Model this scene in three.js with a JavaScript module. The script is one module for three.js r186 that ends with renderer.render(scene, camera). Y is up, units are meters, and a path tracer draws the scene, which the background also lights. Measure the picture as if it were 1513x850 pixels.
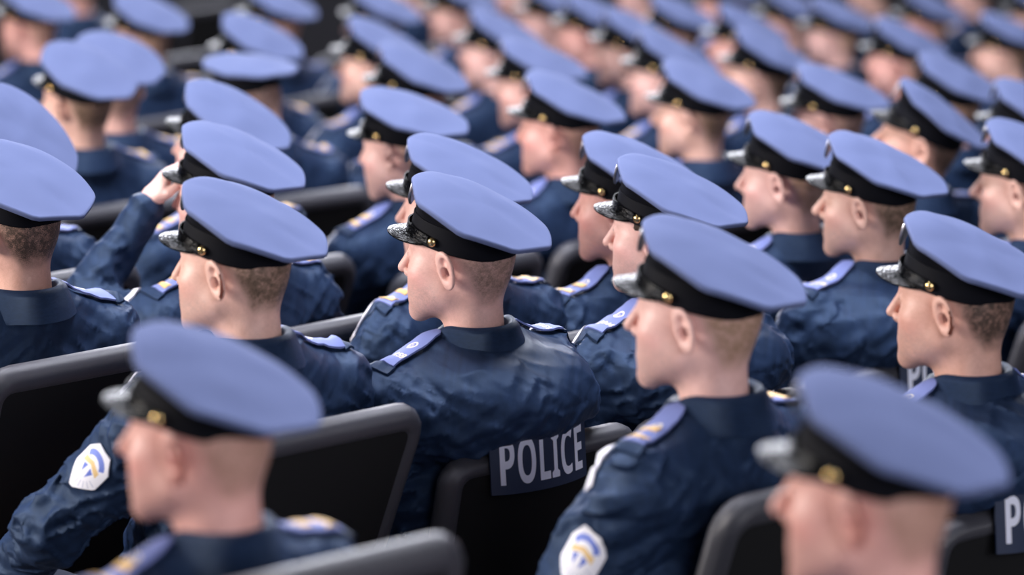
import * as THREE from 'three';
import { RectAreaLightUniformsLib } from 'three/addons/lights/RectAreaLightUniformsLib.js';
import { RoundedBoxGeometry } from 'three/addons/geometries/RoundedBoxGeometry.js';
import { mergeGeometries } from 'three/addons/utils/BufferGeometryUtils.js';

// ---------------------------------------------------------------- camera, exposure, lights
const W = 1513, H = 850, F = 6500, PITCH = 13 * Math.PI / 180, CAM = new THREE.Vector3(0, 4.6, 0);
const scene = new THREE.Scene();
scene.background = new THREE.Color(0x000000);
const camera = new THREE.PerspectiveCamera(2 * Math.atan(H / 2 / F) * 180 / Math.PI, W / H, 0.1, 80);
camera.position.copy(CAM);
camera.rotation.set(-PITCH, 0, 0);
camera.focus = 8.7;
camera.userData.fStop = 2.3;
camera.updateMatrixWorld(true);
const renderer = new THREE.WebGLRenderer({ antialias: true });
renderer.toneMapping = THREE.LinearToneMapping;
renderer.toneMappingExposure = 1.35;
renderer.shadowMap.enabled = true;
RectAreaLightUniformsLib.init();
// lamps, all out of view, placed to light the rows: [x, y, z, target x, y, z, width, height, intensity, colour, name, label]
const LAMPS = [
  [0, 8.6, -9.6, 0, 0, -9.6, 5, 3, 14.5, 0xf0f2ff, 'unseen_ceiling_light_panel', 'unseen wide white light panel over the rear seats'],  // above the frame, out of view; lights cap tops and upper backs
  [-0.5, 8.4, -16.5, -0.5, 0, -16.5, 5, 3, 10, 0xf0f2ff, 'unseen_ceiling_light_panel', 'unseen wide white light panel over the front seats'],  // unseen overhead panel, placed to brighten the far rows
  [4.0, 5.6, 1.5, 0.3, 1.5, -9, 7, 3, 5, 0xf4f4ff, 'unseen_rear_light_panel', 'unseen white light panel behind the camera, lighting necks and backs'],  // out of view behind the camera, placed to lighten necks and jacket backs
  [-9.0, 5.2, -7.4, 0, 1.8, -9.5, 4, 2.6, 26, 0xfff7f2, 'unseen_left_light_bank', 'unseen warm white light bank at the left, lighting the faces'],  // unseen source at the left, placed to light faces from the side
  [-2.5, 6.2, -27, 0, 1.5, -10, 11, 4.5, 8, 0xf2f4ff, 'unseen_front_light_wall', 'unseen long cool white light wall at the front, lighting rims and shoulders'],  // unseen glowing wall, placed for the sheen on chair rims and shoulders
];

// ---------------------------------------------------------------- helpers
let seed = 7;
const rnd = () => { seed = (seed * 1664525 + 1013904223) % 4294967296; return seed / 4294967296; };
const V = (x, y, z) => new THREE.Vector3(x, y, z);
const taken = {};
function numbered(n) { const k = taken[n] = (taken[n] ?? -1) + 1; return k ? `${n}_${String(k).padStart(3, '0')}` : n; }
const lerp = (a, b, t) => a + (b - a) * t, cl01 = t => Math.min(1, Math.max(0, t));
const sst = (a, b, x) => { const t = cl01((x - a) / (b - a)); return t * t * (3 - 2 * t); };
function hash(i, j, k) { let h = Math.imul(i, 374761393) ^ Math.imul(j, 668265263) ^ Math.imul(k, 1274126177); h = Math.imul(h ^ (h >>> 13), 1274126177); return ((h ^ (h >>> 16)) >>> 0) / 4294967295; }
function noise(x, y, z) {
  const i = Math.floor(x), j = Math.floor(y), k = Math.floor(z); let u = x - i, v = y - j, w = z - k;
  u = u * u * (3 - 2 * u); v = v * v * (3 - 2 * v); w = w * w * (3 - 2 * w);
  const L = (a, b, t) => a + (b - a) * t;
  return L(L(L(hash(i, j, k), hash(i + 1, j, k), u), L(hash(i, j + 1, k), hash(i + 1, j + 1, k), u), v),
    L(L(hash(i, j, k + 1), hash(i + 1, j, k + 1), u), L(hash(i, j + 1, k + 1), hash(i + 1, j + 1, k + 1), u), v), w) * 2 - 1;
}
function mesh(name, geo, mat, parent) {
  const m = new THREE.Mesh(geo, mat); m.name = name; m.castShadow = m.receiveShadow = true; parent.add(m); return m;
}
// smooth-union pieces
const smin = (a, b, k) => { const h = Math.max(k - Math.abs(a - b), 0) / k; return Math.min(a, b) - h * h * k * 0.25; };
const smax = (a, b, k) => -smin(-a, -b, k);
function ell(px, py, pz, cx, cy, cz, rx, ry, rz) {
  const x = (px - cx) / rx, y = (py - cy) / ry, z = (pz - cz) / rz, k0 = Math.sqrt(x * x + y * y + z * z);
  const gx = x / rx, gy = y / ry, gz = z / rz, k1 = Math.sqrt(gx * gx + gy * gy + gz * gz);
  return k1 < 1e-9 ? -Math.min(rx, ry, rz) : k0 * (k0 - 1) / k1;
}
function cap(px, py, pz, a, b, ra, rb) {
  const bx = b[0] - a[0], by = b[1] - a[1], bz = b[2] - a[2], qx = px - a[0], qy = py - a[1], qz = pz - a[2];
  const t = cl01((qx * bx + qy * by + qz * bz) / (bx * bx + by * by + bz * bz));
  return Math.hypot(qx - bx * t, qy - by * t, qz - bz * t) - lerp(ra, rb, t);
}
// surface nets: mesh of the zero set of f in the box lo..hi
function nets(f, lo, hi, c) {
  const nx = Math.ceil((hi[0] - lo[0]) / c) + 1, ny = Math.ceil((hi[1] - lo[1]) / c) + 1, nz = Math.ceil((hi[2] - lo[2]) / c) + 1;
  const D = new Float32Array(nx * ny * nz), id = (i, j, k) => i + nx * (j + ny * k);
  for (let k = 0; k < nz; k++) for (let j = 0; j < ny; j++) for (let i = 0; i < nx; i++) D[id(i, j, k)] = f(lo[0] + i * c, lo[1] + j * c, lo[2] + k * c);
  const vid = new Int32Array(nx * ny * nz).fill(-1), P = [], I = [];
  for (let k = 0; k < nz - 1; k++) for (let j = 0; j < ny - 1; j++) for (let i = 0; i < nx - 1; i++) {
    let m = 0, sx = 0, sy = 0, sz = 0, n = 0;
    const v = [];
    for (let q = 0; q < 8; q++) { const d = D[id(i + (q & 1), j + (q >> 1 & 1), k + (q >> 2))]; v.push(d); if (d < 0) m |= 1 << q; }
    if (m === 0 || m === 255) continue;
    for (let a = 0; a < 8; a++) for (const bit of [1, 2, 4]) {
      if (a & bit) continue; const b = a | bit;
      if ((v[a] < 0) === (v[b] < 0)) continue;
      const t = v[a] / (v[a] - v[b]);
      sx += (a & 1) + (bit === 1 ? t : 0); sy += (a >> 1 & 1) + (bit === 2 ? t : 0); sz += (a >> 2) + (bit === 4 ? t : 0); n++;
    }
    vid[id(i, j, k)] = P.length / 3; P.push(lo[0] + (i + sx / n) * c, lo[1] + (j + sy / n) * c, lo[2] + (k + sz / n) * c);
  }
  const quad = (a, b, c2, d, flip) => { if (a < 0 || b < 0 || c2 < 0 || d < 0) return; flip ? I.push(a, c2, b, a, d, c2) : I.push(a, b, c2, a, c2, d); };
  for (let k = 1; k < nz - 1; k++) for (let j = 1; j < ny - 1; j++) for (let i = 1; i < nx - 1; i++) {
    const d0 = D[id(i, j, k)] < 0;
    if (d0 !== D[id(i + 1, j, k)] < 0) quad(vid[id(i, j - 1, k - 1)], vid[id(i, j, k - 1)], vid[id(i, j, k)], vid[id(i, j - 1, k)], !d0);
    if (d0 !== D[id(i, j + 1, k)] < 0) quad(vid[id(i - 1, j, k - 1)], vid[id(i - 1, j, k)], vid[id(i, j, k)], vid[id(i, j, k - 1)], !d0);
    if (d0 !== D[id(i, j, k + 1)] < 0) quad(vid[id(i - 1, j - 1, k)], vid[id(i, j - 1, k)], vid[id(i, j, k)], vid[id(i - 1, j, k)], !d0);
  }
  const N = new Float32Array(P.length), e = c * 0.5, uv = new Float32Array(P.length / 3 * 2);
  for (let q = 0; q < P.length; q += 3) {
    const x = P[q], y = P[q + 1], z = P[q + 2];
    const gx = f(x + e, y, z) - f(x - e, y, z), gy = f(x, y + e, z) - f(x, y - e, z), gz = f(x, y, z + e) - f(x, y, z - e), l = Math.hypot(gx, gy, gz) || 1;
    N[q] = gx / l; N[q + 1] = gy / l; N[q + 2] = gz / l;
    uv[q / 3 * 2] = x + z; uv[q / 3 * 2 + 1] = y + 0.4 * z;
  }
  const g = new THREE.BufferGeometry();
  g.setAttribute('position', new THREE.Float32BufferAttribute(P, 3)); g.setAttribute('normal', new THREE.BufferAttribute(N, 3)); g.setAttribute('uv', new THREE.BufferAttribute(uv, 2)); g.setIndex(I);
  return g;
}
// closed solid swept from a grid of points: outer[i][j], inner[i][j]
function shell(outer, inner, uvf) {
  const n = outer.length, m = outer[0].length, P = [], U = [], I = [];
  const put = (A, s) => { const b = P.length / 3; for (let i = 0; i < n; i++) for (let j = 0; j < m; j++) { P.push(...A[i][j]); U.push(...(uvf ? uvf(i / (n - 1), j / (m - 1)) : [i / (n - 1), j / (m - 1)])); }
    for (let i = 0; i < n - 1; i++) for (let j = 0; j < m - 1; j++) { const a = b + i * m + j, c = a + m; s ? I.push(a, c, a + 1, a + 1, c, c + 1) : I.push(a, a + 1, c, a + 1, c + 1, c); } };
  put(outer, true); put(inner, false);
  const rim = (pa, pb, s) => { const b = P.length / 3; for (let q = 0; q < pa.length; q++) { P.push(...pa[q], ...pb[q]); U.push(0, 0, 0, 0); } for (let q = 0; q < pa.length - 1; q++) { const a = b + 2 * q; s ? I.push(a, a + 1, a + 2, a + 1, a + 3, a + 2) : I.push(a, a + 2, a + 1, a + 1, a + 2, a + 3); } };
  const col = (A, j) => A.map(r => r[j]);
  rim(outer[0], inner[0], true); rim(outer[n - 1], inner[n - 1], false); rim(col(outer, 0), col(inner, 0), false); rim(col(outer, m - 1), col(inner, m - 1), true);
  const g = new THREE.BufferGeometry(); g.setAttribute('position', new THREE.Float32BufferAttribute(P, 3)); g.setAttribute('uv', new THREE.Float32BufferAttribute(U, 2)); g.setIndex(I); g.computeVertexNormals(); return g;
}
function canvasTex(w, h, draw) { const c = document.createElement('canvas'); c.width = w; c.height = h; const x = c.getContext('2d'); draw(x, w, h); const t = new THREE.CanvasTexture(c); t.colorSpace = THREE.SRGBColorSpace; t.anisotropy = 8; return t; }
function dataTex(w, h, f, srgb) {
  const d = new Uint8Array(w * h * 4);
  for (let j = 0; j < h; j++) for (let i = 0; i < w; i++) { const c = f(i / w, j / h, i, j); for (let q = 0; q < 3; q++) d[(j * w + i) * 4 + q] = Math.max(0, Math.min(255, c[q])); d[(j * w + i) * 4 + 3] = 255; }
  const t = new THREE.DataTexture(d, w, h); t.magFilter = THREE.LinearFilter; t.minFilter = THREE.LinearFilter; t.wrapS = t.wrapT = THREE.RepeatWrapping; if (srgb) t.colorSpace = THREE.SRGBColorSpace; t.needsUpdate = true; return t;
}

// ---------------------------------------------------------------- materials
const weave = dataTex(256, 256, (u, v, i, j) => { const a = 128 + 50 * ((i + j) % 4 < 2 ? 1 : -1) + 50 * (hash(i, j, 3) - 0.5); return [a, a, a]; });
weave.repeat.set(12, 12);
const clothMap = dataTex(256, 256, (u, v, i, j) => { const a = 225 + 22 * (hash(i, j, 5) - 0.5) + 18 * noise(i / 9, j / 9, 1); return [a, a, a]; }, true);
clothMap.repeat.set(3, 3);
const grainTex = dataTex(128, 128, (u, v, i, j) => { const a = 128 + 110 * noise(i / 5, j / 5, 2); return [a, a, a]; });
const M = {
  navy: new THREE.MeshPhysicalMaterial({ color: new THREE.Color().setRGB(0.0185, 0.035, 0.082), roughness: 0.48, specularIntensity: 0.75, specularColor: new THREE.Color().setRGB(0.4, 0.62, 1), map: clothMap, bumpMap: weave, bumpScale: 0.0004, sheen: 0.5, sheenRoughness: 0.35, sheenColor: new THREE.Color().setRGB(0.1, 0.19, 0.45) }),
  trouser: new THREE.MeshStandardMaterial({ color: new THREE.Color().setRGB(0.012, 0.018, 0.036), roughness: 0.85 }),
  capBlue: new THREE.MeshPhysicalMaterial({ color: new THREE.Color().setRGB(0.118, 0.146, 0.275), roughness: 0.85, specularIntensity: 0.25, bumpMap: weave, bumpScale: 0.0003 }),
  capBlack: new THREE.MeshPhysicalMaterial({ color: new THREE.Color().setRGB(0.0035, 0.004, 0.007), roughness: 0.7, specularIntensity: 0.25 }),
  patent: new THREE.MeshPhysicalMaterial({ color: 0x040405, roughness: 0.2, specularIntensity: 0.3, bumpMap: grainTex, bumpScale: 0.002 }),
  silver: new THREE.MeshStandardMaterial({ color: 0xd8dae2, metalness: 1, roughness: 0.28 }),
  gold: new THREE.MeshStandardMaterial({ color: new THREE.Color().setRGB(0.86, 0.62, 0.28), metalness: 1, roughness: 0.26 }),
  goldThread: new THREE.MeshStandardMaterial({ color: new THREE.Color().setRGB(0.7, 0.45, 0.17), roughness: 0.6 }),
  white: new THREE.MeshStandardMaterial({ color: 0xe9e8f2, roughness: 0.6 }),
  slide: new THREE.MeshStandardMaterial({ color: new THREE.Color().setRGB(0.14, 0.17, 0.36), roughness: 0.75 }),
  vinyl: new THREE.MeshPhysicalMaterial({ color: new THREE.Color().setRGB(0.055, 0.055, 0.066), roughness: 0.38, bumpMap: weave, bumpScale: 0.0002 }),
  panel: new THREE.MeshStandardMaterial({ color: new THREE.Color().setRGB(0.0018, 0.0018, 0.0025), roughness: 1 }),
  steel: new THREE.MeshStandardMaterial({ color: 0x55565e, metalness: 1, roughness: 0.35 }),
  shoe: new THREE.MeshPhysicalMaterial({ color: 0x060607, roughness: 0.3 }),
  eye: new THREE.MeshPhysicalMaterial({ color: 0x2a211c, roughness: 0.15 }),
  carpet: new THREE.MeshStandardMaterial({ color: new THREE.Color().setRGB(0.012, 0.012, 0.015), roughness: 1 }),
  wall: new THREE.MeshStandardMaterial({ color: new THREE.Color().setRGB(0.05, 0.05, 0.06), roughness: 0.95 }),
};
// skin with a close-cropped haircut: stubble is grain of its own
function skinMaterial(base, hair, dens, top, k) {
  const t = dataTex(512, 512, (u, v, i, j) => {
    const ang = (u - 0.5) * 2 * Math.PI, y = v * 0.4 - 0.24;             // 0 = left side, -pi/2 face, +pi/2 back
    const n1 = noise(u * 30, v * 24, k), n2 = noise(u * 90, v * 70, k + 5), g = hash(i, j, k) - 0.5, g2 = hash(i >> 1, j >> 1, k + 9) - 0.5;
    let c = [base[0] + 5 * n1 + 4 * n2 + 8 * g2, base[1] + 6 * n1 + 4 * n2 + 8 * g2, base[2] + 6 * n1 + 4 * n2 + 8 * g2];
    const a = Math.abs(ang) > Math.PI ? 0 : (ang < -Math.PI / 2 ? -Math.PI - ang : ang > Math.PI / 2 ? Math.PI - ang : ang);   // mirror both sides
    const back = sst(0.15, 0.95, a);
    const line = lerp(lerp(0.034, 0.005, sst(-0.1, 0.3, a)), -0.085, back) + 0.008 * n1;
    let h = sst(line, line + 0.05, y) * sst(-0.75, -0.45, a) * lerp(dens, top, back);
    if (y < -0.17) h = 0;
    h = cl01(h * (1 + 0.9 * g + 0.35 * n2 + 0.3 * g2));
    const beard = sst(-0.02, -0.06, y) * sst(-0.125, -0.105, y) * sst(-0.1, -0.4, a) * 0.16 * (1 + 1.2 * g + 0.5 * n2);
    const flush = sst(0.35, 0, Math.hypot((a + 0.85) / 1.2, (y + 0.035) / 0.1)) * (0.5 + 0.3 * n1);
    c = [c[0] + 5 * flush, c[1] - 14 * flush, c[2] - 12 * flush];
    return c.map((q, s) => lerp(lerp(q, hair[s], h), [105, 92, 90][s], Math.max(0, beard)));
  }, true);
  return new THREE.MeshPhysicalMaterial({ map: t, roughness: 0.5, sheen: 0.1 });
}
const SKIN = [
  skinMaterial([228, 180, 168], [112, 92, 80], 0.3, 0.62, 1),
  skinMaterial([230, 184, 174], [140, 112, 84], 0.5, 0.6, 2),
  skinMaterial([226, 170, 158], [130, 104, 84], 0.3, 0.45, 3),
  skinMaterial([228, 182, 166], [84, 68, 52], 0.55, 0.75, 4),
  skinMaterial([220, 170, 152], [62, 50, 42], 0.55, 0.8, 5),
];
const hairMat = [0x3a2c22, 0x2b221d, 0x57432f].map(c => new THREE.MeshStandardMaterial({ color: c, roughness: 0.8, bumpMap: weave, bumpScale: 0.0012 }));

// ---------------------------------------------------------------- placing: the raked hall
const SC = (u, v) => 915.56 - 0.0514 * (u - W / 2) - 1.2995 * (H / 2 - v);
const CY = Math.cos(PITCH), SY = Math.sin(PITCH);
function crownPoint(u, v, k = 1) { const s = SC(u, v) * k, X = (u - W / 2) / s, Y = (H / 2 - v) / s, Z = F / s; return V(X, CAM.y + Y * CY - Z * SY, -(Z * CY + Y * SY)); }
const CROWN_UP = 1.367;
// floor plane through three head points lowered by a seated height
const fa = crownPoint(100, 100), fb = crownPoint(1400, 100), fc = crownPoint(756, 700);
const fn = fb.clone().sub(fa).cross(fc.clone().sub(fa)).normalize(); if (fn.y < 0) fn.negate();
const floorY = (x, z) => fa.y - CROWN_UP - (fn.x * (x - fa.x) + fn.z * (z - fa.z)) / fn.y;

// ---------------------------------------------------------------- setting
function setting(name, geo, mat, x, y, z) { const m = mesh(name, geo, mat, scene); m.position.set(x, y, z); m.userData = { kind: 'structure', label: `dark plain ${name.replace(/_/g, ' ')} of the hall`, category: name.split('_')[0] }; return m; }
{
  const g = new THREE.BoxGeometry(30, 0.3, 34, 2, 1, 2), p = g.attributes.position;
  for (let i = 0; i < p.count; i++) { const x = p.getX(i), z = p.getZ(i) - 13; p.setY(i, p.getY(i) - 0.15 + floorY(x, z)); p.setZ(i, z); }
  g.computeVertexNormals();
  setting('floor', g, M.carpet, 0, 0, 0);
  setting('ceiling', new THREE.BoxGeometry(30, 0.3, 34), M.wall, 0, 9.2, -13);
  setting('wall_left', new THREE.BoxGeometry(0.3, 16, 34), M.wall, -15, 1.2, -13);
  setting('wall_right', new THREE.BoxGeometry(0.3, 16, 34), M.wall, 15, 1.2, -13);
  setting('wall_front', new THREE.BoxGeometry(30, 16, 0.3), M.wall, 0, 1.2, -30);
  setting('wall_back', new THREE.BoxGeometry(30, 16, 0.3), M.wall, 0, 1.2, 4);
}
for (const [x, y, z, tx, ty, tz, w, h, I, col, name, label] of LAMPS) {
  const g = new THREE.Group(); g.name = numbered(name); g.position.set(x, y, z); g.userData = { label, category: 'light' }; scene.add(g);
  g.up.set(0, 0, -1); if (Math.abs(y - ty) < 5) g.up.set(0, 1, 0);
  g.lookAt(tx, ty, tz);                              // +z of the group points at the target
  mesh('housing', new RoundedBoxGeometry(w + 0.1, h + 0.1, 0.12, 2, 0.03), M.steel, g).position.z = -0.08;
  mesh('diffuser', new THREE.BoxGeometry(w, h, 0.02), new THREE.MeshStandardMaterial({ color: 0xffffff, emissive: col, emissiveIntensity: 1.2 }), g);
  const L = new THREE.RectAreaLight(col, I, w, h); L.name = 'light'; L.position.set(0, 0, 0.03); L.rotation.y = Math.PI; g.add(L);
}

// ---------------------------------------------------------------- head
function headField(o) {
  const { jaw = 1, nose = 1, fat = 0, ear = 1 } = o;
  return (px, y, z) => {
    const x = Math.abs(px);
    let d = ell(x, y, z, 0, 0.048, 0.012, 0.077 + fat, 0.098, 0.1);
    d = smin(d, ell(x, y, z, 0, -0.005, 0.045, 0.062 + fat, 0.065, 0.055), 0.04);
    d = smin(d, ell(x, y, z, 0, -0.018, -0.042, 0.06 + fat, 0.088, 0.055), 0.035);
    d = smin(d, cap(x, y, z, [0.049 * jaw + fat, -0.058, -0.008], [0.014 * jaw, -0.108, -0.078], 0.021, 0.018), 0.03);
    d = smin(d, ell(x, y, z, 0, -0.108, -0.086, 0.022, 0.017, 0.016), 0.02);
    d = smin(d, ell(x, y, z, 0.043, -0.022, -0.062, 0.024, 0.02, 0.022), 0.03);
    d = smin(d, cap(x, y, z, [0.0, 0.03, -0.09], [0.04, 0.032, -0.074], 0.012, 0.01), 0.02);
    d = smax(d, -ell(x, y, z, 0.032, 0.008, -0.107, 0.018, 0.012, 0.018), 0.014);
    d = smin(d, ell(x, y, z, 0.031, 0.008, -0.083, 0.0135, 0.0125, 0.0125), 0.004);
    d = smin(d, cap(x, y, z, [0, 0.02, -0.094], [0, -0.027, -0.094 - 0.029 * nose], 0.0085, 0.0105 * nose), 0.013);
    d = smin(d, ell(x, y, z, 0.011, -0.034, -0.104, 0.009, 0.008, 0.011), 0.008);
    d = smin(d, cap(x, y, z, [0, -0.062, -0.101], [0.02, -0.066, -0.088], 0.0075, 0.004), 0.008);
    d = smin(d, cap(x, y, z, [0, -0.077, -0.099], [0.018, -0.074, -0.088], 0.0075, 0.004), 0.008);
    d = smax(d, -cap(x, y, z, [0, -0.0695, -0.111], [0.014, -0.0695, -0.1], 0.003, 0.0015), 0.004);
    d = smin(d, ell(x, y, z, 0.026, -0.068, -0.07, 0.024, 0.034, 0.023), 0.03);
    d = smin(d, ell(x, y, z, 0.04, -0.048, -0.035, 0.026, 0.042, 0.034), 0.03);
    d = smax(d, y * 0.978 + z * 0.208 - 0.088, 0.02);   // pressed flat by the cap
    // neck
    d = smin(d, cap(x, y, z, [0, -0.04, 0.026], [0, -0.23, 0.036], 0.055 + fat, 0.061 + fat), 0.035);
    // ear: leaf with a rolled edge and a hollow
    const ex = x - (0.078 + fat + 0.004 * ear) - (z - 0.0) * 0.35, ey = y + 0.004, ez = z - 0.012 + ey * 0.28;
    const er = Math.hypot(ey / 0.033, ez / (0.0185 + 0.004 * cl01(ey / 0.03))) ;
    let e = Math.max(Math.abs(ex) - 0.0055, (er - 1) * 0.019);
    e = smin(e, Math.hypot(ex - 0.003, (er - 0.86) * 0.02) - 0.0048, 0.005);
    e = smax(e, -ell(ex, ey, ez, 0.007, -0.005, -0.001, 0.013, 0.012, 0.0095), 0.003);
    e = smax(e, -ell(ex, ey, ez, 0.008, 0.015, 0.001, 0.009, 0.009, 0.008), 0.003);
    e = smin(e, ell(ex, ey, ez, -0.001, -0.026, -0.005, 0.007, 0.009, 0.008), 0.006);
    d = smin(d, e, 0.006);
    d = smin(d, ell(x, y, z, 0.0745 + fat, -0.006, -0.006, 0.006, 0.008, 0.006), 0.006);
    return d;
  };
}
function headUV(g) {
  const p = g.attributes.position, uv = g.attributes.uv;
  for (let i = 0; i < p.count; i++) uv.setXY(i, Math.atan2(p.getZ(i) - 0.01, -p.getX(i)) / (2 * Math.PI) + 0.5, cl01((p.getY(i) + 0.24) / 0.4));
  return g;
}
const flatUV = g => { const uv = g.attributes.uv; for (let i = 0; i < uv.count; i++) uv.setXY(i, 0.02, 0.03); return g; };
const HEADS = [{}, { jaw: 1.08, nose: 0.95, fat: 0.003 }, { jaw: 1.0, nose: 1.12, fat: -0.001 }, { jaw: 1.12, nose: 1.05, fat: 0.005, ear: 1.5 }, { jaw: 0.94, nose: 1.0, fat: -0.002, ear: 1.4 }];
const headCache = {};
function headGeo(k, fine) { const c = fine ? 0.0036 : 0.0072, key = k + '/' + c; return headCache[key] ??= headUV(nets(headField(HEADS[k]), [-0.105, -0.22, -0.145], [0.105, 0.155, 0.125], c)); }
function hairGeo(k) {
  const f = headField(HEADS[k]);
  return nets((x, y, z) => {
    const ax = Math.abs(x), line = lerp(0.02, -0.035, sst(0.02, 0.08, z));
    return smax(smax(smax(Math.max(f(x, y, z) - 0.0035, -(f(x, y, z) + 0.004)), line - y, 0.004), -0.035 - z, 0.004), 0.02 - Math.hypot(ax - 0.082, (y + 0.004) * 0.55, z - 0.008), 0.004) + 0.0012 * noise(x * 300, y * 90, z * 300);
  }, [-0.105, -0.08, -0.06], [0.105, 0.15, 0.13], 0.005);
}

// hands: palm and five fingers, each a chain of its own; local frame: wrist at origin, fingers toward -z, thumb toward +x
function handField(curl, thumbOut = 0.03) {
  const B = [];
  for (let f = 0; f < 4; f++) {
    const bx = 0.028 - f * 0.0185, len = [0.068, 0.078, 0.072, 0.056][f], z0 = -0.085 + Math.abs(f - 1.2) * 0.004;
    let p = [bx, 0, z0], a = 0.1; const r = [0.0092, 0.0095, 0.009, 0.0078][f];
    [0.45, 0.32, 0.23].forEach((t, s) => { a += curl * [0.6, 0.85, 0.6][s]; const q = [p[0] * 1.01, p[1] - Math.sin(a) * len * t, p[2] - Math.cos(a) * len * t]; B.push([p, q, r * (1 - 0.07 * s), r * (0.93 - 0.07 * s)]); p = q; });
  }
  const T = [[0.022, -0.004, -0.025], [0.022 + thumbOut * 0.75, -0.014, -0.05], [0.02 + thumbOut, -0.022, -0.078], [0.014 + thumbOut, -0.03, -0.1]];
  for (let s = 0; s < 3; s++) B.push([T[s], T[s + 1], 0.0125 - s * 0.0015, 0.011 - s * 0.0015]);
  return (x, y, z) => {
    let d = ell(x, y, z, 0, 0, -0.05, 0.042, 0.0165, 0.05);
    d = smin(d, cap(x, y, z, [0, 0, 0.05], [0, 0, -0.02], 0.026, 0.026), 0.02);
    let e = 1; for (const b of B) e = Math.min(e, cap(x, y, z, b[0], b[1], b[2], b[3]));
    return smin(d, e, 0.007);
  };
}
const handCache = {};
const handGeo = (curl, c) => (handCache[curl + '/' + c] ??= flatUV(nets(handField(curl), [-0.07, -0.1, -0.2], [0.08, 0.04, 0.06], c)));

// ---------------------------------------------------------------- poses: joints of a seated body, facing -z, floor at y 0
const POSES = {
  rest: { el: [-0.275, 0.755, -0.09], er: [0.275, 0.755, -0.09], wl: [-0.14, 0.655, -0.33], wr: [0.12, 0.655, -0.34] },
  knee: { el: [-0.3, 0.77, -0.2], er: [0.28, 0.755, -0.1], wl: [-0.22, 0.63, -0.43], wr: [0.12, 0.655, -0.34] },
  broad: { el: [-0.305, 0.765, -0.04], er: [0.305, 0.765, -0.05], wl: [-0.17, 0.66, -0.29], wr: [0.14, 0.66, -0.31] },
  lift: { el: [-0.27, 1.0, -0.2], er: [0.275, 0.755, -0.09], wl: [-0.12, 1.23, -0.15], wr: [0.12, 0.655, -0.34] },
};
const SH = 0.192;
function jacketField(P, ns, amp, drape) {
  const by = lerp(1.005, P.el[1], 0.36), bz = lerp(0.02, P.el[2], 0.36), sl = [-SH, 1.005, 0.02], sr = [SH, 1.005, 0.02];
  return (x, y, z) => {
    const ax = Math.abs(x);
    let d = ell(x, y, z, 0, 0.87, -0.005, 0.195, 0.24, 0.142);
    d = smin(d, ell(x, y, z, 0, 0.66, -0.1, 0.185, 0.2, 0.15), 0.08);
    d = smin(d, cap(ax, y, z, [0, 1.03, 0.025], [0.165, 1.0, 0.02], 0.078, 0.074), 0.06);
    d = smin(d, cap(ax, y, z, [0, 1.095, 0.03], [0.15, 1.025, 0.022], 0.062, 0.05), 0.05);
    if (drape) d = smin(d, smax(ell(x, y, z, 0, 1.0, 0.08, 0.222, 0.115, 0.17), 0.966 - 0.06 * sst(-0.04, -0.2, x) - y, 0.006), 0.03);
    for (const [s, e, w] of [[sl, P.el, P.wl], [sr, P.er, P.wr]]) {
      const a = smin(cap(x, y, z, s, e, 0.073, 0.062), cap(x, y, z, e, w, 0.06, 0.043), 0.03);
      d = smin(d, a, 0.035);
    }
    d = Math.max(d, ax < 0.1 && z > -0.08 ? y - 1.125 : -1, 0.5 - y);
    if (d > 0.05 || d < -0.04) return d;
    // folds in the cloth
    const sleeve = sst(0.17, 0.23, ax);
    const q = x * 9 + y * 7 + ns, f1 = noise(q * 0.55, y * 7 - ax * 9 + ns, z * 6), f2 = noise(x * 16 + ns, (y + 0.6 * ax) * 34, z * 18 + f1), f3 = noise(x * 22 - ns, (y - 0.9 * ax) * 48 + 2 * f1, z * 22);
    const low = sst(1.03, 0.86, y);
    const f4 = noise((y - 0.75 * ax) * 20 + 1.6 * f1 + ns, (ax + 0.6 * y) * 6 + z * 4, ns);
    const still = x < -0.15 ? sst(0.035, 0.08, Math.hypot(y - by, z - bz)) : 1;   // the stiff badge keeps the cloth flat
    d -= amp * still * (0.009 * f1 + 0.011 * (0.5 - Math.abs(f4)) * (0.35 + 0.65 * low) + (0.008 * (1 - Math.abs(f2) * 2) + 0.0022 * (1 - Math.abs(f3) * 2)) * lerp(0.3 + 0.5 * low, 1, sleeve));
    // sleeve seam and the turned edge of the yoke
    d += 0.004 * Math.exp(-Math.pow((ax - 0.183 - 0.10 * sst(1.02, 0.85, y) * 0.35) / 0.004, 2)) * sst(0.82, 0.9, y);
    if (z > 0) { const yk = y - (drape ? 0.966 - 0.06 * sst(-0.04, -0.2, x) : 0.938); d -= 0.007 * sst(-0.003, 0.003, yk) * sst(0.1, 0.03, yk) * (1 - sleeve * 0.6); d += 0.0025 * Math.exp(-Math.pow((yk - 0.045) / 0.004, 2)); }
    return d;
  };
}
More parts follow.
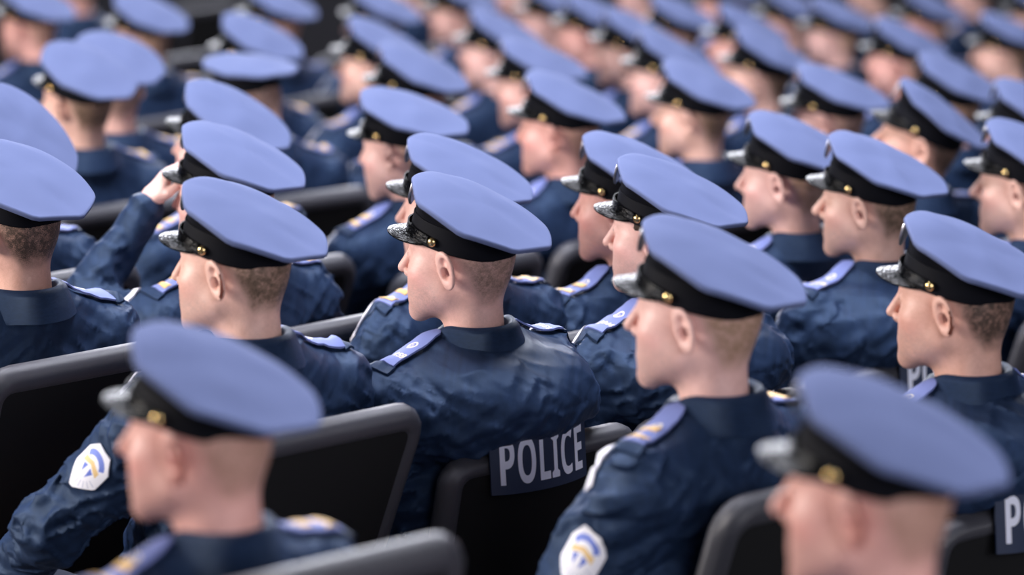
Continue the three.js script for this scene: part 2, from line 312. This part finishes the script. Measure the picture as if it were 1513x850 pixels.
// march from a point along a direction until the cloth is met
function meet(f, o, dir) { const p = [...o]; for (let i = 0; i < 60; i++) { const d = f(p[0], p[1], p[2]); if (d < 0.0004) break; for (let q = 0; q < 3; q++) p[q] += dir[q] * d * 0.8; } return p; }
function laid(f, n, m, from, dir, lift, thick, uvf) {
  const A = [], B = [];
  for (let i = 0; i < n; i++) { A.push([]); B.push([]); for (let j = 0; j < m; j++) { const o = from(i / (n - 1), j / (m - 1)); const p = meet(f, o, dir); A[i].push(p.map((q, s) => q - dir[s] * (lift + thick))); B[i].push(p.map((q, s) => q - dir[s] * lift)); } }
  return shell(A, B, uvf);
}
function jacketSet(pose, ns, amp, cell, drape) {
  const P = POSES[pose], f = jacketField(P, ns, amp, drape), J = {};
  const hiX = Math.max(0.4, -P.el[0] + 0.1), hiY = pose === 'lift' ? 1.3 : 1.16;
  J.jacket = nets(f, [-hiX, 0.49, -0.52], [hiX, hiY, 0.31], cell);
  const fs = jacketField(P, ns, amp * 0.25);
  const up = [0, -1, 0], fine = cell < 0.01 ? 10 : 4;
  // shoulder boards, left and right
  for (const s of [-1, 1]) {
    const from = (u, v) => { const w = lerp(0.021, 0.029, u) * (1 - 0.7 * sst(0.12, 0, u) * Math.abs(v - 0.5) * 2); return [s * lerp(0.078, 0.214, u), 1.3, 0.018 + (v - 0.5) * 2 * w]; };
    const k = s < 0 ? 'L' : 'R';
    J['board' + k] = laid(f, fine + 2, 5, from, up, 0.007, 0.004, (u, v) => s < 0 ? [v, 1 - u] : [1 - v, 1 - u]);
    J['loop' + k] = laid(f, 4, 5, (u, v) => [s * lerp(0.212, 0.232, u), 1.3, 0.018 + (v - 0.5) * 0.066], up, 0.003, 0.005);
    J['bar1' + k] = laid(f, 3, 3, (u, v) => [s * lerp(0.186, 0.206, u), 1.3, 0.018 + (v - 0.5) * 0.046], up, 0.0114, 0.002);
    J['bar2' + k] = laid(f, 3, 3, (u, v) => [s * lerp(0.15, 0.166, u), 1.3, 0.018 + (v - 0.5) * 0.034], up, 0.0114, 0.002);
    J['trim' + k] = laid(f, fine, 3, (u, v) => [s * lerp(0.19, 0.256, u), 1.3, lerp(-0.024, -0.034, u) + (v - 0.5) * 0.016], up, 0.004, 0.006);
  }
  // sleeve badge on the outer side of the left arm
  const ca = lerp(SH, -P.el[0], 0.36), cy = lerp(1.005, P.el[1], 0.36), cz = lerp(0.02, P.el[2], 0.36);
  const ay = P.el[1] - 1.005, az = P.el[2] - 0.02, al = Math.hypot(ay, az), dn = [ay / al, az / al];
  const half = t => t < 0.3 ? lerp(0.52, 1, t / 0.3) : t < 0.72 ? 1 : lerp(1, 0.12, (t - 0.72) / 0.28);
  J.badge = laid(f, fine * 2 + 1, 7, (u, v) => { const a = (u - 0.5) * 0.098, b = (v - 0.5) * 2 * 0.037 * half(u); return [-0.6, cy + dn[0] * a - dn[1] * b, cz + dn[1] * a + dn[0] * b]; }, [1, 0, 0], 0.002, 0.0025, (u, v) => [1 - (0.5 + (v - 0.5) * half(u)), 1 - u]);
  // back plate with the word
  const bx = 0.118;
  J.plate = laid(fs, 3, 9, (u, v) => [lerp(-bx, bx, v), lerp(0.938, 0.812, u), 0.5], [0, 0, -1], 0.008, 0.003, (u, v) => [v, 1 - u]);
  // the same plate hanging from the hem over a chair back
  if (drape) {
    const fd = jacketField(P, ns, 0, true);
    const pl = off => { const A = []; for (let i = 0; i <= 3; i++) { A.push([]); for (let j = 0; j <= 10; j++) { const t = i / 3, x = lerp(-bx, bx, j / 10), y = lerp(0.985, 0.86, t); A[i].push([x, y, meet(fd, [x, 0.985, 0.6], [0, 0, -1])[2] - 0.012 + 0.01 * t - off]); } } return A; };
    J.plateOut = shell(pl(0), pl(0.003), (u, v) => [v, 1 - u]);
  }
  // collar: fold-over band around the neck
  const ring = (off) => { const A = []; const n = cell < 0.01 ? 44 : 22; for (let i = 0; i <= n; i++) { A.push([]); const a = lerp(-2.75, 2.75, i / n), sx = Math.sin(a), sz = Math.cos(a), fr = sst(1.3, 2.75, Math.abs(a));
    const C = [[0.067, 1.07], [0.071, 1.125], [0.074, 1.148], [0.081, 1.153], [0.09, 1.143], [0.1, 1.115], [0.108 + 0.014 * fr, 1.09 - 0.02 * fr]];
    for (const [r, y] of C) { const rr = r - 0.006 + off; A[i].push([sx * rr, y - 0.052 * fr - (off ? -off * 0.2 : 0) + (r > 0.085 ? 0.003 * noise(a * 3, r * 40, ns) : 0), 0.032 + sz * rr * 1.08 - 0.012 * fr]); } } return A; };
  J.collar = shell(ring(0), ring(-0.004));
  for (const k of Object.keys(J)) if (!J[k].attributes.normal) J[k].computeVertexNormals();
  return J;
}
const trouserGeo = nets((x, y, z) => { const ax = Math.abs(x); let d = ell(x, y, z, 0, 0.56, -0.1, 0.175, 0.1, 0.15); d = smin(d, cap(ax, y, z, [0.09, 0.55, -0.06], [0.13, 0.53, -0.46], 0.085, 0.064), 0.05); d = smin(d, cap(ax, y, z, [0.13, 0.53, -0.46], [0.13, 0.1, -0.44], 0.062, 0.05), 0.03); return Math.max(d, 0.07 - y); }, [-0.26, 0.05, -0.56], [0.26, 0.7, 0.16], 0.018);
const shoeGeo = nets((x, y, z) => { let d = ell(x, y, z, 0, 0.035, -0.07, 0.045, 0.045, 0.13); d = smin(d, cap(x, y, z, [0, 0.05, 0.02], [0, 0.11, 0.02], 0.042, 0.045), 0.03); return Math.max(d, 0.002 - y, y - 0.115); }, [-0.07, -0.01, -0.23], [0.07, 0.13, 0.09], 0.01);

// ---------------------------------------------------------------- cap
function capGeos(fine, ns) {
  const n = fine ? 64 : 32, G = {};
  const tri = (rows, closeTop) => { const P = [], I = [], U = []; rows.forEach((r, i) => r.forEach(p => { P.push(...p); U.push(p[0] * 1, p[2] * 1); })); const m = rows[0].length; for (let i = 0; i < rows.length - 1; i++) for (let j = 0; j < m; j++) { const a = i * m + j, b = i * m + (j + 1) % m, c = a + m, d = b + m; I.push(a, c, b, b, c, d); } const g = new THREE.BufferGeometry(); g.setAttribute('position', new THREE.Float32BufferAttribute(P, 3)); g.setAttribute('uv', new THREE.Float32BufferAttribute(U, 2)); g.setIndex(I); g.computeVertexNormals(); return g; };
  const rim = (a) => { const oc = 1 / Math.cos(((a + 9 * Math.PI + 0.15) % (Math.PI / 4)) - Math.PI / 8), w = (oc - 1) / 0.082, pt = 1 + 0.045 * (w - 0.35) + 0.01 * noise(Math.cos(a) * 2 + ns, Math.sin(a) * 2, ns); const z = -Math.cos(a), x = Math.sin(a); return { x: x * 0.134 * pt, z: 0.027 + z * 0.146 * pt, y: 0.079 - 0.03 * z - 0.004 * (w - 0.35) - 0.006 * x * x }; };
  const ringAt = (s, dy, dome) => { const r = []; for (let j = 0; j < n; j++) { const a = j / n * 2 * Math.PI, q = rim(a); const x = q.x * s, z = 0.027 + (q.z - 0.027) * s; const yc = 0.079 - 0.03 * (z - 0.027) / 0.146 * 1; r.push([x, lerp(yc, q.y, s * s) + dy + dome * (1 - s * s) + 0.0035 * noise(x * 22 + ns, z * 16, ns * 3) * (1 - s * s * s) * 1.6, z]); } return r; };
  const rows = [0.001, 0.12, 0.25, 0.4, 0.55, 0.7, 0.82, 0.91, 0.965, 0.992].map(s => ringAt(s, 0, 0.012));
  rows.push(ringAt(1.0, -0.0035, 0.012), ringAt(0.997, -0.0075, 0.012), ringAt(0.98, -0.0105, 0.012));
  G.crown = tri(rows);
  const band = (y, gx, gz, dz) => { const r = []; for (let j = 0; j < n; j++) { const a = j / n * 2 * Math.PI; r.push([Math.sin(a) * gx, y, dz - Math.cos(a) * gz]); } return r; };
  const mix = (A, B, t, bulge) => A.map((p, j) => { const q = B[j], k = 1 - bulge * Math.sin(Math.PI * t); return [lerp(p[0], q[0], t) * k, lerp(p[1], q[1], t), lerp(p[2], q[2], t) * k]; });
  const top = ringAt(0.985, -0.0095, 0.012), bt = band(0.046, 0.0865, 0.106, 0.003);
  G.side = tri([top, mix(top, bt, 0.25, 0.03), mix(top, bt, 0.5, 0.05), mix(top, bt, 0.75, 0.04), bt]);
  G.band = tri([band(0.046, 0.0865, 0.106, 0.003), band(0.049, 0.0885, 0.108, 0.003), band(0.046, 0.0895, 0.109, 0.003), band(0.02, 0.0885, 0.108, 0.002), band(0.002, 0.0875, 0.107, 0.002), band(-0.001, 0.086, 0.1055, 0.002), band(0.002, 0.083, 0.1025, 0.002), band(0.04, 0.083, 0.1025, 0.002)]);
  // visor: short glossy peak
  const A = [], B = []; const vn = fine ? 24 : 12;
  for (let i = 0; i <= vn; i++) { const a = lerp(-1.12, 1.12, i / vn); A.push([]); B.push([]); for (let j = 0; j <= 4; j++) { const t = j / 4, len = 0.05 * Math.pow(Math.cos(a * 1.38), 0.8) || 0, x = Math.sin(a) * (0.087 + t * len * 0.55), z = 0.002 - Math.cos(a) * (0.107 + t * len), y = 0.008 - t * len * 0.42 + 0.004 * (1 - Math.pow(Math.sin(a), 2)) - 0.006 * Math.pow(x / 0.08, 2); A[i].push([x, y, z]); B[i].push([x, y - 0.0028, z]); } }
  G.visor = shell(A, B);
  const strap = []; for (let i = 0; i <= 20; i++) { const a = lerp(-1.25, 1.25, i / 20); strap.push([[Math.sin(a) * 0.093, 0.009, 0.002 - Math.cos(a) * 0.1135 - 0.004 * Math.cos(a)], [Math.sin(a) * 0.0935, 0.023 + 0.004 * Math.cos(a), 0.002 - Math.cos(a) * 0.1135 - 0.004 * Math.cos(a)]]); }
  const strapIn = strap.map(r => r.map(p => [p[0] * 0.975, p[1], p[2] * 0.975]));
  G.strap = shell(strap, strapIn);
  const b = new THREE.SphereGeometry(0.009, fine ? 16 : 10, 10); b.scale(0.7, 1, 1);
  G.button = b;
  const sh = new THREE.Shape(); sh.moveTo(-0.017, 0.02); sh.lineTo(0, 0.027); sh.lineTo(0.017, 0.02); sh.quadraticCurveTo(0.02, -0.008, 0, -0.024); sh.quadraticCurveTo(-0.02, -0.008, -0.017, 0.02);
  G.badge = new THREE.ExtrudeGeometry(sh, { depth: 0.003, bevelEnabled: true, bevelSize: 0.0015, bevelThickness: 0.0015, bevelSegments: 2 });
  return G;
}
const CAPS = [capGeos(true, 1.3), capGeos(true, 5.7), capGeos(true, 9.1)], CAPF = [capGeos(false, 2.2), capGeos(false, 6.4)];
function addCap(parent, G, mtx) {
  const g = new THREE.Group(); g.name = 'cap'; parent.add(g);
  mesh('crown', G.crown, M.capBlue, g).userData.label = 'blue cloth crown of cap';
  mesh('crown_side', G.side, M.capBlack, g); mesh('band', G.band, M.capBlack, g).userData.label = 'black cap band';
  mesh('visor', G.visor, M.patent, g).userData.label = 'glossy black peak'; mesh('chin_strap', G.strap, M.patent, g);
  for (const s of [-1, 1]) mesh('button', G.button, M.gold, g).position.set(s * 0.0905, 0.015, -0.024);
  const b = mesh('badge', G.badge, M.silver, g); b.position.set(0, 0.07, -0.119); b.rotation.set(0.12, Math.PI, 0);
  mtx.decompose(g.position, g.quaternion, g.scale);
  return g;
}

// ---------------------------------------------------------------- prints on cloth
function boardTex(num) {
  return canvasTex(160, 384, (x, w, h) => {
    x.fillStyle = '#6e7ab2'; x.fillRect(0, 0, w, h);
    x.strokeStyle = '#f2e7c8'; x.lineWidth = 10; x.beginPath(); x.arc(w / 2, 185, 29, 0, 7); x.stroke();
    x.fillStyle = '#e9d9ae'; for (let i = 0; i < 6; i++) { x.beginPath(); x.arc(w / 2 + 11 * Math.cos(i), 190 + 11 * Math.sin(i), 4, 0, 7); x.fill(); }
    if (num) { x.fillStyle = '#f0dca6'; x.font = 'bold 60px sans-serif'; x.textAlign = 'center'; x.textBaseline = 'middle'; x.fillText(num, w / 2, 298, 152); }
  });
}
const BOARD = {}; for (const n of ['', '13159', '13044', '13204']) BOARD[n] = new THREE.MeshStandardMaterial({ map: boardTex(n), roughness: 0.7 });
const plateMat = new THREE.MeshStandardMaterial({ roughness: 0.6, map: canvasTex(1024, 560, (x, w, h) => {
  x.fillStyle = '#202c46'; x.fillRect(0, 0, w, h); x.fillStyle = '#e4e6f4'; x.textBaseline = 'alphabetic'; x.font = 'bold 300px sans-serif';
  const m = x.measureText('POLICE').width; x.save(); x.translate(w / 2, 478); x.scale(930 / m, 1.82); x.textAlign = 'center'; x.fillText('POLICE', 0, 0); x.restore();
}) });
const badgeMat = new THREE.MeshStandardMaterial({ roughness: 0.65, map: canvasTex(256, 340, (x, w, h) => {
  x.fillStyle = '#edecf4'; x.fillRect(0, 0, w, h); x.translate(128, 172); x.scale(1.4, 1.4); x.translate(-128, -178);
  x.strokeStyle = '#a9aec8'; x.lineWidth = 3; for (let i = 0; i < 9; i++) { const a = 0.35 + i * 0.3; x.beginPath(); x.moveTo(128 + 52 * Math.cos(a), 190 + 52 * Math.sin(a)); x.lineTo(128 + 86 * Math.cos(a), 190 + 86 * Math.sin(a)); x.stroke(); }
  x.fillStyle = '#6c7fce'; x.beginPath(); x.arc(128, 150, 72, Math.PI * 1.1, Math.PI * 1.9); x.arc(128, 158, 50, Math.PI * 1.9, Math.PI * 1.1, true); x.fill();
  x.fillStyle = '#e2c188'; x.beginPath(); x.moveTo(70, 150); x.lineTo(128, 128); x.lineTo(186, 150); x.lineTo(186, 180); x.lineTo(128, 152); x.lineTo(70, 180); x.fill();
  x.fillStyle = '#5b6fc4'; x.beginPath(); x.moveTo(88, 176); x.lineTo(118, 164); x.lineTo(112, 214); x.fill(); x.beginPath(); x.moveTo(168, 176); x.lineTo(138, 164); x.lineTo(146, 220); x.fill();
}) });

// ---------------------------------------------------------------- officers
const JN = {}, jset = (pose, ns, amp, cell, drape) => (JN[pose + ns + '/' + cell + drape] ??= jacketSet(pose, ns, amp, cell, drape));
const D2R = Math.PI / 180;
function armHand(P, side, cell, curl) {
  const e = side < 0 ? P.el : P.er, w = side < 0 ? P.wl : P.wr, z = V(e[0] - w[0], e[1] - w[1], e[2] - w[2]).normalize();
  const raised = w[1] > 1, yv = raised ? V(-0.9, 0.1, -0.4) : V(0, 1, 0), x = yv.clone().cross(z).normalize(), y = z.clone().cross(x);
  if (side > 0) { /* right hand: mirror */ }
  const m = new THREE.Matrix4().makeBasis(side > 0 ? x.clone().negate() : x, side > 0 ? y : y, z).setPosition(w[0] - z.x * 0.012, w[1] - z.y * 0.012, w[2] - z.z * 0.012);
  const g = handGeo(curl, cell).clone(); g.applyMatrix4(m);
  if (side > 0) { const I = g.index.array; for (let i = 0; i < I.length; i += 3) { const t = I[i + 1]; I[i + 1] = I[i + 2]; I[i + 2] = t; } }
  return g;
}
const innerCache = {};
function innerBody(pose) {   // the trunk and limbs below the cloth
  const P = POSES[pose];
  return innerCache[pose] ??= flatUV(nets((x, y, z) => { const ax = Math.abs(x); let d = ell(x, y, z, 0, 0.84, 0.01, 0.15, 0.24, 0.1); d = smin(d, cap(x, y, z, [0, 1.0, 0.03], [0, 1.16, 0.04], 0.05, 0.05), 0.04); for (const [s, e, w] of [[-SH, P.el, P.wl], [SH, P.er, P.wr]]) d = smin(d, smin(cap(x, y, z, [s, 0.995, 0.02], e, 0.045, 0.038), cap(x, y, z, e, w, 0.037, 0.026), 0.02), 0.03); d = smin(d, cap(ax, y, z, [0.09, 0.58, -0.05], [0.12, 0.53, -0.44], 0.06, 0.045), 0.04); return d; }, [-0.4, 0.45, -0.52], [0.4, 1.2, 0.2], 0.024));
}
function makeOfficer(o) {
  const { pose = 'rest', hyaw = 25, hpitch = 0, hroll = 0, head = 0, skin = 0, fine = true, ns = 1, num = null, rank = false, drape = false, hair = -1, capv = 0, amp = 1.3, cell = fine ? 0.0085 : 0.019, capTilt = 12 } = o;
  const g = new THREE.Group(); g.name = numbered('person');
  const P = POSES[pose], J = jset(pose, ns, amp, cell, drape);
  const R = new THREE.Matrix4().makeRotationFromEuler(new THREE.Euler(hpitch * D2R, hyaw * D2R, hroll * D2R, 'YXZ'));
  const HM = new THREE.Matrix4().makeTranslation(0, 1.15, 0.03).multiply(R).multiply(new THREE.Matrix4().makeTranslation(0, 0.118, -0.03));
  const hg = headGeo(head, fine).clone().applyMatrix4(HM);
  mesh('body', mergeGeometries([hg, innerBody(pose), armHand(P, -1, fine ? 0.0045 : 0.008, pose === 'lift' ? 0.55 : 0.45), armHand(P, 1, fine ? 0.0045 : 0.008, 0.45)]), SKIN[skin], g);
  if (hair >= 0) mesh('hair', hairGeo(head).applyMatrix4(HM), hairMat[hair], g);
  for (const s of [-1, 1]) { const e = mesh('eye', eyeGeo, M.eye, g); e.position.copy(V(s * 0.031, 0.008, -0.0895).applyMatrix4(HM)); }
  const j = mesh('jacket', J.jacket, M.navy, g); mesh('collar', J.collar, M.navy, j);
  mesh('back_label', drape ? J.plateOut : J.plate, plateMat, j).userData.label = 'dark panel reading POLICE in pale letters';
  for (const k of ['L', 'R']) {
    const b = mesh('shoulder_board', J['board' + k], BOARD[num ?? ''], j);
    mesh('strap_loop', J['loop' + k], M.navy, j); mesh('shoulder_trim', J['trim' + k], M.white, j);
    if (rank) { mesh('rank_bar', J['bar1' + k], M.goldThread, j); mesh('rank_bar', J['bar2' + k], M.goldThread, j); }
  }
  mesh('sleeve_badge', J.badge, badgeMat, j).userData.label = 'white pointed cloth badge';
  mesh('trousers', trouserGeo, M.trouser, g);
  for (const s of [-1, 1]) mesh('shoe', shoeGeo, M.shoe, g).position.set(s * 0.13, 0, -0.46);
  const CM = HM.clone().multiply(new THREE.Matrix4().makeTranslation(0, 0.03, 0.004)).multiply(new THREE.Matrix4().makeRotationX(capTilt * D2R));
  addCap(g, fine ? CAPS[capv % 3] : CAPF[capv % 2], CM);
  g.userData.crown = V(0, 0.079, 0.027).applyMatrix4(CM);
  return g;
}
const eyeGeo = new THREE.SphereGeometry(0.0072, 10, 8);
function seat(g, u, v, yaw, scale = 1, k = 1) {
  const c = g.userData.crown.clone().multiplyScalar(scale).applyAxisAngle(V(0, 1, 0), yaw * D2R), t = crownPoint(u, v, k);
  g.scale.setScalar(scale); g.rotation.y = yaw * D2R; g.position.copy(t.sub(c)); scene.add(g);
  return g;
}

// ---------------------------------------------------------------- chairs
function chairGeos() {
  const G = {}, w = 0.47, t = 0.055;
  const outline = (ww, hh, r) => { const s = new THREE.Shape(); s.moveTo(-ww / 2 + 0.02, 0); s.lineTo(ww / 2 - 0.02, 0); s.lineTo(ww / 2, hh - r); s.quadraticCurveTo(ww / 2, hh, ww / 2 - r, hh); s.lineTo(-ww / 2 + r, hh); s.quadraticCurveTo(-ww / 2, hh, -ww / 2, hh - r); s.closePath(); return s; };
  G.panel = new THREE.ExtrudeGeometry(outline(w - 0.03, 0.56, 0.03), { depth: t - 0.02, bevelEnabled: true, bevelSize: 0.004, bevelThickness: 0.004, bevelSegments: 2, curveSegments: 6 }); G.panel.translate(0, 0, -t / 2 + 0.01);
  const path = new THREE.CurvePath(), hw = w / 2 - 0.015, hh = 0.565, r = 0.035;
  const pts = []; for (let i = 0; i <= 14; i++) pts.push(V(-hw + 0.02 * (1 - i / 14), i / 14 * (hh - r), 0)); for (let i = 1; i <= 6; i++) { const a = i / 6 * Math.PI / 2; pts.push(V(-hw + r - r * Math.cos(a), hh - r + r * Math.sin(a), 0)); }
  for (let i = 1; i <= 12; i++) pts.push(V(lerp(-hw + r, hw - r, i / 12), hh, 0)); for (let i = 1; i <= 6; i++) { const a = i / 6 * Math.PI / 2; pts.push(V(hw - r + r * Math.sin(a), hh - r + r * Math.cos(a), 0)); } for (let i = 1; i <= 14; i++) pts.push(V(hw - 0.02 * (i / 14), (1 - i / 14) * (hh - r), 0));
  G.rim = new THREE.TubeGeometry(new THREE.CatmullRomCurve3(pts), 110, 0.025, 12); G.rim.scale(1, 1, 1.1);
  G.seat = new RoundedBoxGeometry(0.46, 0.1, 0.46, 3, 0.035);
  G.arm = new RoundedBoxGeometry(0.05, 0.04, 0.3, 2, 0.016); G.post = new RoundedBoxGeometry(0.035, 0.6, 0.06, 2, 0.01); G.foot = new RoundedBoxGeometry(0.07, 0.03, 0.3, 2, 0.01);
  return G;
}
const CG = chairGeos();
function makeChair(top, lean = 22) {
  const g = new THREE.Group(); g.name = numbered('auditorium_chair');
  const b = new THREE.Group(); b.name = 'backrest'; g.add(b); b.position.set(0, 0.4, 0.0); b.rotation.x = lean * D2R; b.scale.y = (top - 0.43) / (0.59 * Math.cos(lean * D2R));
  mesh('back_panel', CG.panel, M.panel, b); mesh('padded_rim', CG.rim, M.vinyl, b).userData.label = 'dark grey vinyl padded rim';
  mesh('seat', CG.seat, M.vinyl, g).position.set(0, 0.415, -0.16);
  for (const s of [-1, 1]) { mesh('leg', CG.post, M.vinyl, g).position.set(s * 0.255, 0.3, 0.06); mesh('foot', CG.foot, M.vinyl, g).position.set(s * 0.255, 0.012, 0.02); }
  return g;
}
function chairAt(off, [x, y, z], yaw, scale = 1) {
  const { top = 1.05, dx = 0, dz = 0, lean = 22, turn = 0 } = off; const c = makeChair(top, lean);
  c.rotation.y = (yaw + turn) * D2R; c.scale.setScalar(scale);
  c.position.copy(V(dx, 0, dz).applyAxisAngle(V(0, 1, 0), yaw * D2R).add(V(x, y, z))); scene.add(c); return c;
}

//@OFFICERS
// the near rows, one by one: cap at (u, v) of the 1513 x 850 frame, body and head turn, and what sets each apart
const NEAR = [
  { u: 712, v: 310, head: 0, skin: 0, num: '13159', drape: true, ns: 1, chair: { top: 0.965, dx: 0.04, dz: 0.045, lean: 15 }, label: 'seated officer with number 13159 on the shoulder and POLICE panel over the chair' },
  { u: 1009, v: 279, head: 4, skin: 1, num: '13044', drape: true, ns: 2, hair: 0, capv: 1, chair: { top: 0.97, dz: 0.045, lean: 15 }, label: 'seated officer with number 13044 on the shoulder and short brown hair' },
  { u: 1313, v: 240, head: 2, skin: 3, num: '13204', drape: true, ns: 3, capv: 2, chair: { top: 0.97, dz: 0.045, lean: 15 }, label: 'seated officer with number 13204 on the shoulder and white trim' },
  { u: 377, v: 320, head: 1, skin: 3, pose: 'knee', ns: 4, capv: 1, chair: {}, label: 'seated officer leaning an arm with white sleeve badge on the knee' },
  { u: 335, v: 553, head: 3, skin: 2, rank: true, ns: 5, capv: 2, scale: 0.98, k: 0.955, chair: { top: 1.16 }, label: 'seated officer with gold rank bars and flushed neck, behind the leaning officer' },
  { u: 1071, v: 383, head: 0, skin: 1, rank: true, pose: 'rest', yaw: 51, hyaw: 14, ns: 6, scale: 1.03, k: 1.03, capv: 1, chair: { dx: 0.07, top: 1.09, turn: -11 }, label: 'seated officer with gold bars and plain white sleeve badge, right behind number 13044' },
  { u: 1336, v: 630, head: 3, skin: 2, ns: 5,  capv: 0, chair: {}, label: 'blurred officer with pink ear sitting in the rearmost row' },
  { u: 1448, v: 372, head: 1, skin: 4, drape: true, ns: 4, pose: 'rest', capv: 2, chair: { top: 0.96, dz: 0.045, lean: 15 }, label: 'seated officer with dark stubble and full jaw, right behind number 13204' },
  { u: 39, v: 262, head: 2, skin: 4, ns: 3, hyaw: 10, capv: 1, chair: { top: 1.08 }, label: 'seated officer seen from behind with plain dark collar and no board visible' },
  { u: 38, v: 195, head: 0, skin: 4, ns: 2, hyaw: 18, hpitch: 20, capv: 2, chair: { top: 1.08 }, label: 'officer with darker tilted cap tipped back, in front of the plain collared officer' },
  { u: 360, v: 228, head: 4, skin: 1, pose: 'lift', rank: true, ns: 1, capv: 0, chair: {}, label: 'officer raising a hand to the peak of the cap' },
  { u: 695, v: 247, head: 4, skin: 0, ns: 2, rank: true, capv: 1, chair: {}, label: 'officer with gold bars half hidden behind the cap of number 13159' },
  { u: 952, v: 242, head: 1, skin: 2, rank: true, ns: 3, capv: 2, chair: {}, label: 'officer with gold rank bars and white sleeve badge, in front of number 13044' },
  { u: 1189, v: 207, head: 0, skin: 1, ns: 4, capv: 0, chair: {}, label: 'officer with cap half covered by the cap of number 13204' },
  { u: 1397, v: 166, head: 4, skin: 4, ns: 5, hyaw: 40, hpitch: 13, capv: 2, chair: {}, label: 'officer with chin raised so the cap shows its tall black front and badge' },
  { u: 1540, v: 218, head: 2, skin: 3, ns: 1, capv: 1, chair: {}, label: 'officer at the row end with pale face beside the chin-up officer' },
];
const NICK = ['the officer whose POLICE panel shows whole', 'the officer with short brown hair', 'the officer numbered 13204 with white trim', 'the leaning officer', 'the officer with flushed neck', 'the officer with gold bars and plain sleeve badge', 'the officer in the rearmost row', 'the officer with dark stubble and full jaw', 'the plain collared officer', 'the officer with the tipped back cap', 'the officer raising a hand', 'the officer hidden behind number 13159', 'the officer in front of number 13044', 'the officer half covered by number 13204', 'the chin-up officer', 'the pale-faced officer at the row end'];
for (const o of NEAR) {
  const yaw = o.yaw ?? 40, g = seat(makeOfficer(o), o.u, o.v, yaw, o.scale ?? 1, o.k ?? 1);
  g.userData = { label: o.label, category: 'person', group: 'officers in the near rows' };
  const c = chairAt(o.chair, g.position.toArray(), yaw, 1);
  c.userData = { label: 'black padded auditorium chair of ' + NICK[NEAR.indexOf(o)], category: 'chair', group: 'auditorium chairs' };
}
// the far rows: [u, v, body turn, head turn, head pitch, kind]
const FARS = [
  [612, 163, 40, 20, -6, 0], [851, 141, 42, 28, 0, 1], [1048, 122, 40, 26, 0, 2], [1246, 126, 40, 26, -2, 3], [1421, 112, 40, 26, 2, 0], [1347, 54, 40, 28, 2, 1],
  [132, 102, 36, 14, 2, 2], [176, 84, 30, 10, 0, 3], [224, 16, 36, 22, 0, 0], [58, 0, 36, 24, 0, 1], [388, 52, 40, 22, 2, 2], [370, 94, 32, 16, -20, 3], [352, 168, 38, 24, 6, 0],
  [627, 97, 40, 28, 2, 1], [574, 58, 42, 30, 4, 2], [804, 84, 40, 28, -2, 3], [750, 42, 42, 30, 4, 0], [418, 0, 40, 26, 0, 1], [572, 4, 40, 28, 2, 2], [690, -12, 42, 30, 0, 3],
  [828, -3, 40, 30, 2, 0], [886, 15, 40, 30, 2, 1], [948, 41, 42, 30, 3, 2], [1012, 16, 40, 28, 0, 3], [1004, 76, 42, 30, 4, 0], [1113, 34, 42, 30, 4, 1], [1145, 72, 42, 30, 4, 2],
  [1178, 4, 40, 28, 2, 3], [1247, 18, 40, 28, 0, 0], [1382, 6, 40, 28, 2, 1], [1500, 42, 40, 28, -2, 2], [1540, 0, 40, 28, 0, 3], [1540, 152, 40, 24, 0, 0],
  [120, -52, 38, 24, 0, 1], [620, -48, 40, 26, 0, 2], [780, -42, 40, 28, 0, 3], [960, -38, 40, 28, 0, 0], [1080, -22, 40, 28, 0, 1], [1300, -40, 40, 28, 0, 2], [1450, -36, 40, 28, 0, 3],
];
const OWN = { 0: 'officer with cap held level and cropped fair hair, in front of number 13159', 1: 'officer ahead of the gold-barred officer who sits before number 13044', 4: 'officer directly in front of the chin-up officer', 11: 'officer with cap bowed so its crown shows as a thin strip', 12: 'officer directly in front of the one raising a hand' };
const HEADF = [0, 1, 2, 4], proto = {};
FARS.forEach(([u, v, yaw, hy, hp, kind], i) => {
  const key = kind + '/' + hy + '/' + hp;
  let g;
  if (proto[key]) { g = proto[key].clone(); g.name = numbered('person'); g.userData = { crown: proto[key].userData.keep }; }
  else { g = makeOfficer({ fine: false, pose: ['rest', 'broad', 'knee', 'rest'][kind], ns: kind + 1, head: HEADF[kind], skin: [1, 2, 3, 0][kind], hyaw: hy, hpitch: hp, rank: kind !== 1, capv: kind, amp: 1.2 }); proto[key] = g; }
  const keep = g.userData.crown.clone();
  seat(g, u, v, yaw);
  g.userData = { label: 'blurred police officer in blue cap seated in the distant rows', category: 'person', group: 'officers in the distant rows', keep };
  if (OWN[i]) g.userData.label = OWN[i];
  const c = chairAt({}, g.position.toArray(), yaw);
  c.userData = { label: 'black chair with pale-lit padded rim in the distant rows', category: 'chair', group: 'chairs in the distant rows' };
});
for (const g of scene.children) delete g.userData.keep;

// chairs nobody sits in, among the distant rows
for (const [u, v] of [[200, -42], [175, -72], [300, -26], [325, -58], [480, -42], [262, -92]]) {
  const t = crownPoint(u, v), c = chairAt({}, [t.x, floorY(t.x, t.z), t.z], 40);
  c.userData = { label: 'empty black chair in the gap of the distant rows', category: 'chair', group: 'empty chairs in the distant rows' };
}

renderer.render(scene, camera);
